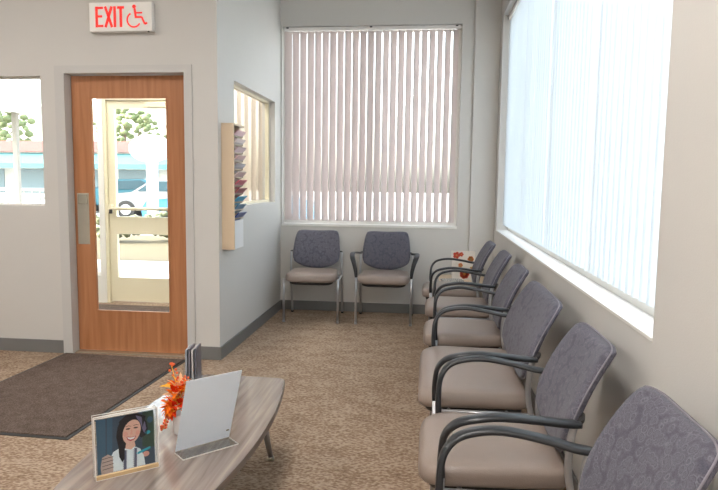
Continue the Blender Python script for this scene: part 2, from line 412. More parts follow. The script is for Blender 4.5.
# ------------------------------------------------------------------ vertical blinds
def blind(label, loc, rz, length, height, vane_ang, spacing, vmat, width=.089, rail_h=.035, group='vertical blinds', valance=True, n=None, open_gap=None):
    b = thing('vertical_blind', label, 'window blind', loc, rz, group)
    r_ = boxobj('head_rail', (-length / 2, -.02, -.001 - rail_h, length / 2, .02, -.001), M['rail'], b, bev=.003)
    n = n or int(round(length / spacing)); v0 = None
    sp = (length - .02) / n
    for i in range(n):
        x = -length / 2 + .01 + sp * (i + .5)
        a = vane_ang + random.uniform(-2.0, 2.0)
        if v0 is None:
            bm = bmesh.new(); ns = 6; h = width / 2; top = -rail_h - .006; bot = top - height
            fr = [bm.verts.new((-h + 2 * h * k / ns, .006 * (1 - (2 * k / ns - 1) ** 2), z)) for z in (top, bot) for k in range(ns + 1)]
            fr2 = [bm.verts.new((v.co.x, v.co.y + .0008, v.co.z)) for v in fr]
            m_ = ns + 1
            for k in range(ns):
                bm.faces.new([fr[k], fr[k + 1], fr[m_ + k + 1], fr[m_ + k]]); bm.faces.new([fr2[k + 1], fr2[k], fr2[m_ + k], fr2[m_ + k + 1]])
                bm.faces.new([fr[k], fr2[k], fr2[k + 1], fr[k + 1]]); bm.faces.new([fr[m_ + k], fr[m_ + k + 1], fr2[m_ + k + 1], fr2[m_ + k]])
            bm.faces.new([fr[0], fr[m_], fr2[m_], fr2[0]]); bm.faces.new([fr[ns], fr2[ns], fr2[m_ + ns], fr[m_ + ns]])
            v = v0 = link('vane', bm, vmat, b)
        else:
            v = v0.copy(); COL.objects.link(v); v.parent = b
        v.location = (x, 0, 0); v.rotation_euler = (0, 0, radians(a))
    return b
bw = bwin[1] - bwin[0]
b1 = blind('tall pale vertical blind with slats half open in the back wall window', ((bwin[0] + bwin[1]) / 2, YB + .055, bwin[3] - .004), 0, bw - .02, bwin[3] - bwin[2] - .08, 48, .08, M['vane'], n=23)
for q in (-.86, 0, .86):
    boxobj('mounting_clip', (q - .012, -.024, -.012, q + .012, -.0195, .0), M['black'], b1)
segs = [(rwin[0] + .005, 2.95), (2.955, 3.98), (3.985, 5.03), (5.035, rwin[1] - .005)]
labs = ['white closed vertical blind nearest the camera in the long right window', 'second white closed vertical blind from the camera in the right window',
        'third white closed vertical blind from the camera in the right window', 'white closed vertical blind at the far end of the right window by the corner']
for (a, b_), lb in zip(segs, labs):
    blind(lb, (XR + .068, (a + b_) / 2, rwin[3] - .004), radians(-90), b_ - a, rwin[3] - rwin[2] - .10, 12, .078, M['vaneR'])
blind('cream vertical blind seen through the window in the brochure wall', (-2.14, YB - .05, 2.42), 0, .92, 1.30, 8, .08, M['vaneC'])

# ------------------------------------------------------------------ chairs
def make_chair(w=0.0, arms=True, name='waiting_room_chair'):
    """origin on the floor, faces -Y; w widens each half"""
    t = bpy.data.objects.new(name, None); t.empty_display_size = .1; COL.objects.link(t)
    W = .245 + w
    # seat cushion
    ol = round_outline([(-W + .015, .215, .05), (W - .015, .215, .05), (W + .012, -.252, .12), (-W - .012, -.252, .12)], 8)
    def fn(u, v, tt):
        z = .424 + tt
        f = max(0, (-.12 - v) / .17); z -= .028 * f * f
        z += .006 * (1 - min(1, abs(u) / W) ** 2) if tt > .04 else 0
        return (u, v, z)
    bm = bmesh.new()
    layered(bm, ol, [(.5, -.012), (.93, -.012), (.975, -.008), (.995, .002), (1, .016), (.99, .034), (.965, .046), (.92, .052), (.8, .056), (.6, .058), (.35, .0585), (.1, .059)], fn)
    seat = link('seat', bm, M['vinyl'], t, True)
    bm = bmesh.new()
    ol2 = round_outline([(-W + .03, .19, .04), (W - .03, .19, .04), (W - .03, -.225, .08), (-W + .03, -.225, .08)], 5)
    layered(bm, ol2, [(.9, -.046), (.97, -.038), (1, -.012)], lambda u, v, tt: (u, v, .420 + tt - (.02 * max(0, (-.12 - v) / .17) ** 2)))
    link('seat_pan', bm, M['black'], t, True)
    # back
    B = .245 + w
    def surf(x, y, tt):
        """x,y in -1..1 over the back panel"""
        zt = .868 - .014 * (1 - x * x); zb = .548 - .068 * (1 - x * x)
        f = (y + 1) / 2; z = zb + (zt - zb) * f
        hw = B * (.955 + .045 * sin(pi * min(1, max(0, (f + .25) / 1.1)))) - .016 * f
        sx = (z - .48) / .385
        yy = .188 + .145 * max(0, sx) ** 1.6 - .022 * (1 - x * x) * -1.0 - .010 * sin(pi * max(0, min(1, sx)))
        return Vector((hw * x, yy + tt, z - .0 * tt))
    NN = 22
    gs = [sin(pi / 2 * (2 * i / NN - 1)) * .75 + (2 * i / NN - 1) * .25 for i in range(NN + 1)]
    bm = bmesh.new(); G = {}
    def sq(a_, b_, k_=.17): return a_ * math.sqrt(1 - k_ * b_ ** 6), b_ * math.sqrt(1 - k_ * a_ ** 6)
    for side in (0, 1):
        for i, a_ in enumerate(gs):
            for j, b_ in enumerate(gs):
                edge = i in (0, NN) or j in (0, NN)
                if side and edge: G[1, i, j] = G[0, i, j]; continue
                e_ = max(abs(a_), abs(b_)); th = (1 - e_ ** 16) ** .5
                x_, y_ = sq(a_, b_); G[side, i, j] = bm.verts.new(surf(x_, y_, (.020 if side else -.024) * th))
    for side in (0, 1):
        for i in range(NN):
            for j in range(NN): bm.faces.new([G[side, i, j], G[side, i + 1, j], G[side, i + 1, j + 1], G[side, i, j + 1]])
    back = link('backrest', bm, M['fabric'], t, True)
    bm = bmesh.new(); ring = [(-1, q) for q in gs] + [(q, 1) for q in gs[1:]] + [(1, q) for q in gs[::-1][1:]] + [(q, -1) for q in gs[::-1][1:]]
    loop = []
    for a_, b_ in ring: x_, y_ = sq(a_, b_); loop.append(surf(x_ * 1.0, y_ * 1.0, -.004) )
    tube(bm, loop, .0026, 6, cap=False); link('piping', bm, M['piping'], back, True)
    X = .262 + w
    for s in (-1, 1):
        bm = bmesh.new(); tube(bm, [(s * X, -.180, .012), (s * X, -.180, .30), (s * X, -.180, .475 if arms else .425)], .0115, 12)
        lg = link('leg', bm, M['silver'], t, True)
        bm = bmesh.new(); lathe(bm, [(.011, 0), (.014, .002), (.014, .012), (.012, .02)], 12, (s * X, -.180, 0)); link('glide', bm, M['silver'], lg, True)
        bm = bmesh.new()
        tube(bm, smooth_path([(s * X, .300, .012), (s * X, .262, .20), (s * X, .215, .40), (s * (X - .002), .198, .50), (s * (X - .002), .203, .60), (s * (X - .003), .214, .644)], 5), .0115, 12)
        lg = link('leg', bm, M['silver'], t, True)
        bm = bmesh.new(); lathe(bm, [(.011, 0), (.014, .002), (.014, .012), (.012, .02)], 12, (s * X, .301, 0)); link('glide', bm, M['black'], lg, True)
        bm = bmesh.new(); tube(bm, [(s * X, -.18, .408), (s * X, .212, .408)], .010, 10)
        tube(bm, [(s * X, -.12, .408), (s * (W - .06), -.12, .392)], .008, 8); tube(bm, [(s * X, .12, .408), (s * (W - .06), .12, .392)], .008, 8)
        link('side_rail', bm, M['silver'], t, True)
        bm = bmesh.new(); tube(bm, smooth_path([(s * (X - .001), .218, .646), (s * (X - .012), .232, .650), (s * (B - .04), .245, .652)], 4), .009, 10)
        link('back_bracket', bm, M['black'], t, True)
        if arms:
            path = smooth_path([(s * X, -.180, .455), (s * (X + .006), -.182, .52), (s * (X + .024), -.174, .595), (s * (X + .042), -.138, .643), (s * (X + .050), -.075, .664), (s * (X + .046), .0, .670), (s * (X + .030), .10, .660), (s * (X + .010), .175, .648), (s * (X + .002), .226, .644)], 6)
            bm = bmesh.new(); rings = []
            n_ = len(path)
            for i, p in enumerate(path):
                d = (path[min(i + 1, n_ - 1)] - path[max(0, i - 1)]).normalized()
                f = i / (n_ - 1)
                side = (Vector((1, 0, 0)) - d * d.x).normalized(); nn = side.cross(d)
                wd = .0135 + .0105 * min(1, f / .35) * min(1, (1 - f) / .12 + .45)
                th = .0125 - .003 * min(1, f / .3)
                rings.append([bm.verts.new(p + side * wd * (abs(cos(a)) ** .6) * (1 if cos(a) > 0 else -1) + nn * th * (abs(sin(a)) ** .7) * (1 if sin(a) > 0 else -1)) for a in [2 * pi * (k + .5) / 14 for k in range(14)]])
            for a, b in zip(rings, rings[1:]):
                for k in range(14): bm.faces.new([a[k], a[(k + 1) % 14], b[(k + 1) % 14], b[k]])
            bm.faces.new(rings[0][::-1]); bm.faces.new(rings[-1])
            link('armrest', bm, M['arm'], t, True)
    return t

CH = 'chairs along the walls'
proto = make_chair()
plain = make_chair(arms=False)
wide = make_chair(w=.158)
def place(c, x, y, rz, label):
    c.location = (x, y, 0); c.rotation_euler = (0, 0, rz); tag(c, label, 'chair', CH); return c
place(plain, -1.118, 5.985, radians(2.5), 'armless grey-backed chair with taupe seat in the left corner under the back window')
place(copy_tree(proto), -.412, 5.99, radians(0.5), 'grey-backed armchair against the back wall, right beside the armless chair')
xo, rz = .232, radians(-90)
place(proto, xo - .003, 1.390, rz, 'nearest armchair on the right, swirl-patterned backrest cut off by the picture edge')
place(copy_tree(proto), xo + .005, 2.110, rz, 'standard armchair against the right wall, between the nearest chair and the extra-wide chair')
place(wide, xo - .008, 2.950, rz, 'extra-wide armchair in the right wall row with the broadest taupe seat')
place(copy_tree(proto), xo + .005, 3.800, rz, 'standard armchair in the right wall row, immediately behind the extra-wide chair')
place(copy_tree(proto), xo + .01, 4.60, rz, 'second farthest armchair in the right wall row')
place(copy_tree(proto), xo - .02, 5.37, rz, 'farthest armchair of the right wall row, beside the red and white bag')

# ------------------------------------------------------------------ corner table, bag, magazine
ct = thing('corner_table', 'small low table in the back right corner, mostly hidden behind the last armchair', 'table', (.365, 6.06, -.02))
boxobj('tabletop', (-.25, -.24, .43, .25, .24, .455), M['tan'], ct, bev=.004)
for sx in (-1, 1):
    for sy in (-1, 1): boxobj('leg', (sx * .22 - .015, sy * .21 - .015, .02, sx * .22 + .015, sy * .21 + .015, .43), M['silver'], ct)
bg = thing('gift_bag', 'white paper bag with red and orange flowers behind the farthest armchair', 'bag', (.340, 6.02, .436), 0)
bagw = flat('bag_paper', (.80, .74, .66), .5)
bm = bmesh.new()
def bagv(x, y, z): return bm.verts.new((x, y, z))
b0 = [(-.105, -.05, 0), (.105, -.05, 0), (.105, .05, 0), (-.105, .05, 0)]; b1_ = [(-.11, -.045, .27), (.11, -.045, .27), (.11, .045, .27), (-.11, .045, .27)]
for th in (0, .002):
    A = [bagv(x * (1 - th * 8), y * (1 - th * 20), z + th) for x, y, z in b0]; B_ = [bagv(x * (1 - th * 8), y * (1 - th * 20), z) for x, y, z in b1_]
    if th == 0: A0, B0 = A, B_
    bm.faces.new(A)
    for i in range(4): bm.faces.new([A[i], A[(i + 1) % 4], B_[(i + 1) % 4], B_[i]])
for i in range(4): bm.faces.new([B0[i], B0[(i + 1) % 4], B_[(i + 1) % 4], B_[i]])
link('bag_body', bm, bagw, bg)
bm = bmesh.new()
random.seed(4)
def flower(cx, cz, r, mi, np_=7):
    yy = -.0503 + .005 * (cz / .27)
    for k in range(np_):
        a = 2 * pi * k / np_; c = (cx + r * .55 * cos(a), cz + r * .55 * sin(a))
        prism(bm, [(c[0] + r * .5 * cos(a + q) * (1 if abs(cos(q)) > .3 else .8), c[1] + r * .5 * sin(a + q)) for q in [2 * pi * j / 8 for j in range(8)]], yy - .0012, yy + .004, mi)
    prism(bm, [(cx + r * .3 * cos(q), cz + r * .3 * sin(q)) for q in [2 * pi * j / 8 for j in range(8)]], yy - .002, yy + .004, (mi + 1) % 3)
flower(.015, .055, .045, 0); flower(-.085 + .02, .235, .034, 0, 5); flower(-.02, .245, .022, 0, 5); flower(-.025, .14, .022, 1, 5); flower(.07, .2, .03, 1, 6); flower(.085, .11, .022, 2, 5)
link('flower_print', bm, [flat('print_red', (.62, .06, .03)), flat('print_orange', (.75, .22, .06)), flat('print_gold', (.55, .35, .12))], bg)
mg = thing('magazine', 'magazine with pale grey swirled cover lying beside the flowered bag', 'magazine', (.235, 5.89, .436), radians(12))
mm = mat('magazine_cover', (.50, .50, .48), .35); nt = mm.node_tree
wv = nt.nodes.new('ShaderNodeTexWave'); wv.inputs['Scale'].default_value = 14; wv.inputs['Distortion'].default_value = 9
rr = ramp_node(nt, [(.35, (.62, .60, .57)), (.6, (.16, .17, .17))]); tcn = nt.nodes.new('ShaderNodeTexCoord')
nt.links.new(tcn.outputs['Object'], wv.inputs[0]); nt.links.new(wv.outputs[0], rr.inputs[0]); nt.links.new(rr.outputs[0], nt.nodes['Principled BSDF'].inputs['Base Color'])
boxobj('cover', (-.10, -.065, 0, .10, .065, .012), mm, mg, bev=.003)
boxobj('pages', (-.097, -.0625, .002, .1015, .0625, .010), M['white'], mg)

# ------------------------------------------------------------------ brochure rack and brochures
rk = thing('brochure_rack', 'tall tan wall rack holding a column of brochures beside the interior window', 'rack', (XL, 4.52, .835))
boxobj('side_panel', (.001, 0, 0, .098, .014, .945), M['tan'], rk, bev=.001)
boxobj('side_panel', (.001, .266, 0, .055, .28, .945), M['tan'], rk, bev=.001)
boxobj('back_panel', (.001, .014, 0, .010, .266, .945), M['tan'], rk)
boxobj('top_panel', (.010, .014, .93, .098, .266, .944), M['tan'], rk)
boxobj('front_panel', (.078, .014, .0, .086, .266, .215), M['white'], rk)
BR = [(.72, .45, .50), (.70, .60, .58), (.62, .45, .50), (.66, .42, .40), (.45, .45, .50), (.66, .52, .50), (.62, .10, .16), (.42, .10, .12), (.05, .38, .62), (.10, .25, .38), (.06, .12, .42)]
BN = ['pink and white', 'pale cream', 'mauve and white', 'rosy white', 'grey and white', 'beige', 'bright red', 'dark maroon', 'bright turquoise', 'slate blue', 'deep blue']
PL = ['topmost pocket', 'second pocket from the top', 'third pocket from the top', 'fourth pocket from the top', 'fifth pocket from the top', 'middle pocket', 'seventh pocket from the top', 'fourth pocket from the bottom', 'third pocket from the bottom', 'second pocket from the bottom', 'lowest pocket']
shelf0 = None; pm = flat('pocket_tray', (.55, .45, .33))
for i in range(11):
    z = .905 - .062 * i
    if shelf0 is None:
        bm = bmesh.new()
        prism(bm, [(.012, -.092), (.088, -.055), (.088, -.022), (.0855, -.022), (.0855, -.053), (.012, -.089)], .0145, .2655, f=lambda u, v, tt: (u, tt, v))
        sf = shelf0 = link('pocket', bm, pm, rk)
    else: sf = shelf0.copy(); COL.objects.link(sf); sf.parent = rk
    sf.location = (0, 0, z)
    c = BR[i]; bmn = bmesh.new()
    # slanted brochure: leaning out of its pocket
    def bf(u, v, tt): return (u, tt, v)
    mc = flat('brochure_cover_' + BN[i].replace(' ', '_'), c, .3); mb = flat('brochure_band_' + BN[i].replace(' ', '_'), tuple(min(1, x * .45 + .08) for x in c), .3)
    dx = .012 * random.random()
    prism(bmn, [(.052, -.078), (.060, -.080), (.118 + dx, -.014), (.111 + dx, -.010)], 0, .21, 0, bf)
    prism(bmn, [(.0785, -.0593), (.0795, -.0600), (.0965, -.0395), (.0955, -.0388)], .01, .20, 1, bf)
    o = link('brochure', bmn, [mc, mb]); o.location = (XL, 4.555, .835 + z + .004)
    tag(o, BN[i] + ' brochure in the ' + PL[i] + ' of the wall rack', 'brochure', 'brochures in the wall rack')
    bmn = bmesh.new()
# ------------------------------------------------------------------ entry mat
em = thing('entry_mat', 'large dark brown walk-off mat with black rubber border before the wooden door', 'mat', (-2.31, 3.68, 0), radians(-2.0))
boxobj('rubber_border', (-.50, -.745, .0, .50, .745, .005), M['rubber'], em, bev=.002)
boxobj('pile', (-.478, -.723, .005, .478, .723, .011), M['mat_'], em, bev=.002)
vm = thing('vestibule_mat', 'dark mat on the vestibule floor seen through the door glass', 'mat', (-2.9, 5.5, 0))
boxobj('rubber_border', (-1.0, -.78, 0, 1.0, .78, .005), M['rubber'], vm); boxobj('pile', (-.975, -.755, .005, .975, .755, .011), M['mat_'], vm)

# ------------------------------------------------------------------ coffee table
TH = .40
tb = thing('coffee_table', 'low boat-shaped coffee table with grey-brown wood grain top', 'table', (-.889, 2.22, 0), 0)
def half(v):  # half width at local y in -.66..+.64
    return .283 - .070 * (abs(v) / .66) ** 2.0
pts = []
N = 24
yt, ybm = .625, -.66
ps = [(half(ybm + (yt - ybm) * k / N) + .0, ybm + (yt - ybm) * k / N) for k in range(N + 1)]
far = [(half(yt) * (abs(cos(a)) ** .28) * (1 if cos(a) > 0 else -1) if k != 10 else 0, yt + .042 * sin(a)) for k, a in enumerate([pi * k / 20 for k in range(1, 20)], 1)]
near = [(-x, -y - .0) for x, y in far]; near = [(half(ybm) * -cos(pi * k / 12), ybm - .045 * sin(pi * k / 12)) for k in range(1, 12)]
ol = ps + far + [(-x, y) for x, y in reversed(ps)] + near
bm = bmesh.new()
layered(bm, ol, [(.98, TH - .030), (.992, TH - .030), (1.0, TH - .026), (1.0, TH - .003), (.996, TH)], lambda u, v, tt: (u, v, tt))
for f in bm.faces:
    f.material_index = 0 if f.normal.z > .5 or f.normal.z < -.5 else 1
bm.normal_update()
top = link('tabletop', bm, [M['table'], M['tedge']], tb)
for p in top.data.polygons: p.material_index = 0 if p.normal.z > .9 else 1
bm = bmesh.new()
box(bm, -.16, -.45, TH - .052, .16, .45, TH - .0305); link('under_frame', bm, M['black'], tb)
for sx in (-1, 1):
    for sy in (-1, 1):
        bm = bmesh.new(); tube(bm, [(sx * .145, sy * .44, TH - .034), (sx * .153, sy * .615, .02)], .021, 14, .012)
        tube(bm, [(sx * .145, sy * .44, TH - .045), (sx * .145, sy * .44, TH - .0305)], .034, 16)
        lg = link('leg', bm, M['silver'], tb, True)
        bm = bmesh.new(); lathe(bm, [(.014, 0), (.017, .002), (.017, .016), (.010, .028)], 14, (sx * .153, sy * .617, 0)); link('foot', bm, M['steel'], lg, True)

# sign holder
sa = Vector((-.861, 2.002, 0)); sb = Vector((-.717, 2.152, 0)); ang = math.atan2(sb.y - sa.y, sb.x - sa.x)
mid = (sa + sb) / 2
eh = thing('sign_holder', 'clear acrylic slanted sign holder with a blank white sheet on the coffee table', 'sign holder', (mid.x, mid.y, TH + .001), ang)
# local x along the board, local -y towards the foot
t_ = radians(20); hh = .30
def tilt(u, v, tt): return (u, -sin(t_) * v + cos(t_) * tt, cos(t_) * v + sin(t_) * tt + .003)
def tbox(name, u0, v0, u1, v1, t0, t1, m, par):
    bm = bmesh.new(); prism(bm, [(u0, v0), (u1, v0), (u1, v1), (u0, v1)], t0, t1, 0, tilt); return link(name, bm, m, par)
tbox('white_sheet', -.104, .004, .104, hh, .0, .002, translucent('white_film', (.90, .91, .93), (.95, .97, 1.0), .62), eh)
tbox('acrylic_front', -.105, .0, .105, hh + .001, -.003, -.0004, M['acrylic'], eh)
bm = bmesh.new()
box(bm, -.105, -.068, 0, .105, .0, .0028); box(bm, -.105, -.068, .0028, .105, -.066, .006); link('acrylic_foot', bm, M['acrylic'], eh)
bm = bmesh.new()
box(bm, -.1052, -.0700, 0, .1052, -.0682, .0034); box(bm, .1051, -.068, 0, .1065, 0, .0034); box(bm, -.1065, -.068, 0, -.1051, 0, .0034); link('polished_edge', bm, M['acredge'], eh)
bm = bmesh.new(); prism(bm, [(.084, .040), (.095, .040), (.095, .045), (.084, .045)], -.0042, -.003, 0, tilt); link('small_emblem', bm, flat('emblem', (.12, .10, .03)), eh)

# picture frame block with portrait
fa = Vector((-1.024, 1.771, 0)); fb_ = Vector((-.872, 1.897, 0)); fang = math.atan2(fb_.y - fa.y, fb_.x - fa.x); fm = (fa + fb_) / 2
pf = thing('picture_frame', 'thick clear acrylic block frame with a portrait print on the coffee table', 'picture frame', (fm.x, fm.y, TH + .001), fang)
FW, FH, FD = .0985, .200, .036
lean = radians(3)
def fr(u, v, tt): return (u, cos(lean) * tt + sin(lean) * v, cos(lean) * v)
def fbox(name, u0, v0, u1, v1, t0, t1, m, par=pf):
    bm = bmesh.new(); prism(bm, [(u0, v0), (u1, v0), (u1, v1), (u0, v1)], t0, t1, 0, fr); return link(name, bm, m, par)
fbox('front_slab', -FW, 0, FW, FH, 0, .012, M['acrylic'])
fbox('back_slab', -FW, 0, FW, FH, .0165, FD, M['acrylic'])
bm = bmesh.new()
for a in ((-FW - .0005, 0, -FW + .0012, FH), (FW - .0012, 0, FW + .0005, FH), (-FW, -.0003, FW, .0012), (-FW, FH - .0016, FW, FH + .0003)):
    for t0, t1 in ((-.0003, .0015), (.0105, .0122), (.0163, .018), (FD - .0015, FD + .0003)):
        prism(bm, [(a[0], a[1]), (a[2], a[1]), (a[2], a[3]), (a[0], a[3])], t0, t1, 0, fr)
link('polished_edge', bm, M['acredge'], pf)
fbox('bottom_refraction', -FW, .0, FW, .012, .0004, .0118, flat('gold_refraction', (.62, .42, .22), .2))  # gold refraction inside the clear slab, painted as an opaque strip
# portrait print: flat layered print between the slabs
cols = [flat('print_backdrop', (.06, .085, .12)), flat('print_bluewall', (.06, .12, .18)), flat('print_foliage', (.05, .08, .055)), flat('print_hair', (.022, .016, .018)), flat('print_skin', (.80, .47, .36)),
        flat('print_shirt', (.80, .86, .88)), flat('print_stripe', (.13, .13, .19)), flat('print_lips', (.50, .06, .09)), flat('print_teeth', (.88, .86, .83)), flat('print_brow', (.06, .035, .03)),
        flat('print_teal', (.05, .40, .50)), flat('print_sheen', (.20, .17, .27)), flat('print_cheek', (.80, .38, .30)), flat('print_handskin', (.50, .37, .32))]
bm = bmesh.new(); lv = [0]
def pp_(pts, mi, lvl):
    # coordinates 0..1 across the print
    q = [(-.090 + .180 * u, .012 + .178 * v) for u, v in pts]; t0 = .0158 - .00025 * lvl
    prism(bm, q, t0, t0 + .0002, mi, fr)
def ell(cx, cy, rx, ry, n=20, rot=0, a0=0, a1=2 * pi, full=True):
    c, s = cos(rot), sin(rot); r = []
    for k in range(n if full else n + 1):
        a = a0 + (a1 - a0) * k / n; x, y = rx * cos(a), ry * sin(a); r.append((cx + x * c - y * s, cy + x * s + y * c))
    return r
pp_([(0, 0), (1, 0), (1, 1), (0, 1)], 0, 0)
pp_([(0, 0), (.24, 0), (.28, 1), (0, 1)], 1, 1)
pp_([(.13, 0), (.15, 0), (.19, 1), (.16, 1)], 0, 2)
pp_([(.78, .35), (1, .30), (1, 1), (.80, 1)], 2, 1)
pp_(ell(.88, .60, .05, .035), 10, 2); pp_(ell(.93, .83, .05, .06), 1, 2); pp_(ell(.84, .2, .06, .05), 12, 2)
# hair behind
pp_([(.36, .45), (.33, .62), (.36, .80), (.43, .93), (.53, 1.0), (.68, .99), (.80, .92), (.87, .80), (.89, .66), (.86, .56), (.76, .52), (.72, .60), (.55, .40), (.50, .25), (.42, .22), (.40, .34)], 3, 2)
pp_([(.68, .96), (.78, .91), (.84, .80), (.86, .68), (.82, .60), (.79, .68), (.76, .80), (.70, .90)], 11, 3)
# shirt, neck
pp_([(.22, 0), (.20, .22), (.27, .36), (.40, .42), (.48, .38), (.62, .40), (.74, .32), (.80, .18), (.82, 0)], 5, 3)
pp_([(.48, .38), (.50, .50), (.63, .52), (.66, .40), (.58, .34)], 4, 4)
for (a, b) in ((.44, .50), (.62, .68)):
    pp_([(a, 0), (b, 0), (b + .015, .34), (a + .015, .36)], 6, 5)
    for k in range(9): pp_([(a - .012, .02 + k * .037), (a + .002, .02 + k * .037), (a + .002, .035 + k * .037), (a - .012, .035 + k * .037)], 6, 5)
    pp_([(b - .012, .0), (b + .0, .0), (b + .013, .34), (b + .001, .34)], 5, 6)
pp_([(.66, .26), (.92, .33), (.92, .29), (.68, .22)], 10, 6)
# hand/forearm at left
pp_([(.06, .0), (.05, .12), (.08, .30), (.18, .34), (.26, .28), (.26, 0)], 13, 4)
for k in range(4): pp_([(.08, .07 + .065 * k), (.27, .085 + .065 * k), (.27, .095 + .065 * k), (.08, .08 + .065 * k)], 9, 5)
# hair strand in front
pp_([(.36, .45), (.42, .50), (.47, .40), (.46, .20), (.42, .14), (.37, .25)], 3, 6)
_pp = pp_
def pp_(pts, mi, lvl):   # the head, tilted towards the shoulder
    c_, s_ = cos(radians(-9)), sin(radians(-9)); o_ = []
    for u, v in pts:
        du, dv = (u - .585) * 1.22, (v - .66) * 1.2
        o_.append((min(.99, .60 + du * c_ - dv * s_), min(.995, .665 + du * s_ + dv * c_)))
    _pp(o_, mi, lvl)
# face
pp_(ell(.585, .665, .125, .185, 26, radians(-8)), 4, 5)
pp_(ell(.50, .63, .035, .04), 12, 6); pp_(ell(.67, .645, .030, .038), 12, 6)
pp_([(.44, .70), (.45, .86), (.55, .93), (.70, .90), (.735, .72), (.76, .90), (.62, 1.0), (.46, .96), (.38, .82)], 3, 7)
for s, ex, ey in ((-1, .525, .71), (1, .635, .725)):
    pp_(ell(ex, ey, .034, .012, 10, radians(6)), 9, 7)
    pp_([(ex - .04, ey + .035), (ex, ey + .052), (ex + .04, ey + .042), (ex + .04, ey + .036), (ex, ey + .044), (ex - .04, ey + .028)], 9, 7)
pp_([(.575, .70), (.588, .70), (.600, .625), (.570, .620), (.566, .63)], 12, 7)
pp_([(.515, .585), (.545, .592), (.59, .585), (.635, .598), (.662, .600), (.635, .545), (.585, .522), (.540, .540)], 7, 7)
pp_([(.528, .581), (.59, .577), (.648, .592), (.625, .558), (.585, .545), (.548, .556)], 8, 8)
link('portrait_print', bm, cols, pf)

# flower arrangement
fl = thing('flower_arrangement', 'orange and red autumn silk flowers in a white pot behind the sign holder', 'flowers', (-.915, 2.175, TH + .001))
bm = bmesh.new(); lathe(bm, [(.020, 0), (.022, .004), (.028, .07), (.030, .078), (.027, .079), (.025, .066), (.004, .064)], 24); link('pot', bm, M['pot'], fl, True)
random.seed(12)
LC = [translucent('leaf_' + n_, c_, c_, .35) for n_, c_ in (('orange', (.95, .24, .02)), ('red', (.85, .07, .015)), ('gold', (.92, .52, .07)), ('peach', (.92, .62, .36)))]
def leafmesh(bm, base, d, L, wd, mi):
    d = Vector(d).normalized(); s = d.cross(Vector((random.uniform(-.4, .4), random.uniform(-.4, .4), 1))).normalized(); n = s.cross(d)
    prof = [(0, .08), (.18, .6), (.3, 1.0), (.42, .62), (.55, .85), (.7, .4), (.85, .3), (1, .03)]
    L1 = []; R1 = []; C1 = []
    for f, q in prof:
        p = Vector(base) + d * L * f + n * (.35 * L * f * f * -1)
        C1.append(bm.verts.new(p)); L1.append(bm.verts.new(p + s * wd * q + n * wd * .3 * q)); R1.append(bm.verts.new(p - s * wd * q + n * wd * .3 * q))
    for i in range(len(prof) - 1):
        bm.faces.new([C1[i], C1[i + 1], L1[i + 1], L1[i]]).material_index = mi; bm.faces.new([C1[i], R1[i], R1[i + 1], C1[i + 1]]).material_index = mi
bm = bmesh.new()
for k in range(64):
    a = random.uniform(0, 2 * pi); el = random.uniform(-.1, 1.4)
    d = Vector((cos(a) * cos(el) * .9, sin(a) * cos(el) * .8, sin(el) + .25))
    b0_ = Vector((-.004, 0, .085)) + Vector((d.x * .018, d.y * .018, random.uniform(0, .10)))
    leafmesh(bm, b0_, d, random.uniform(.032, .052), random.uniform(.011, .017), random.choice([0, 0, 2, 2, 3, 0, 1]))
lo = link('leaves', bm, LC, fl)
md = lo.modifiers.new('thick', 'SOLIDIFY'); md.thickness = .0008
bm = bmesh.new()
for ring, (n_, r_, L_, mi) in enumerate([(9, .022, .034, 1), (7, .014, .030, 0), (5, .006, .024, 0)]):
    for k in range(n_):
        a = 2 * pi * k / n_ + ring; c0 = Vector((-.022, -.022, .108)); ax = Vector((-.5, -.75, .25)).normalized(); u_ = ax.cross(Vector((0, 0, 1))).normalized(); v_ = u_.cross(ax)
        dd = (u_ * cos(a) + v_ * sin(a)) + ax * (.3 + ring * .5)
        leafmesh(bm, c0, dd, L_ + .014, .019, mi)
bl = link('blossom', bm, LC, fl); md = bl.modifiers.new('thick', 'SOLIDIFY'); md.thickness = .001
bm = bmesh.new()
for st in ([(-.01, 0, .15), (-.015, 0, .20), (-.036, .01, .268)], [(-.025, -.03, .09), (-.038, -.04, .06), (-.046, -.045, .03)], [(.0, 0, .13), (.008, .01, .18), (.02, .012, .21)]):
    sp_ = smooth_path(st, 5); tube(bm, sp_, .0015, 5, mi=2)
    for j, p in enumerate(sp_[2:]):
        for q in range(2):
            c = p + Vector((random.uniform(-.010, .010), random.uniform(-.010, .010), random.uniform(-.006, .008)))
            bmesh.ops.create_icosphere(bm, subdivisions=1, radius=.0058, matrix=Matrix.Translation(c))
link('berries', bm, [flat('berry_red', (.80, .13, .03)), LC[0], LC[2]], fl, True)

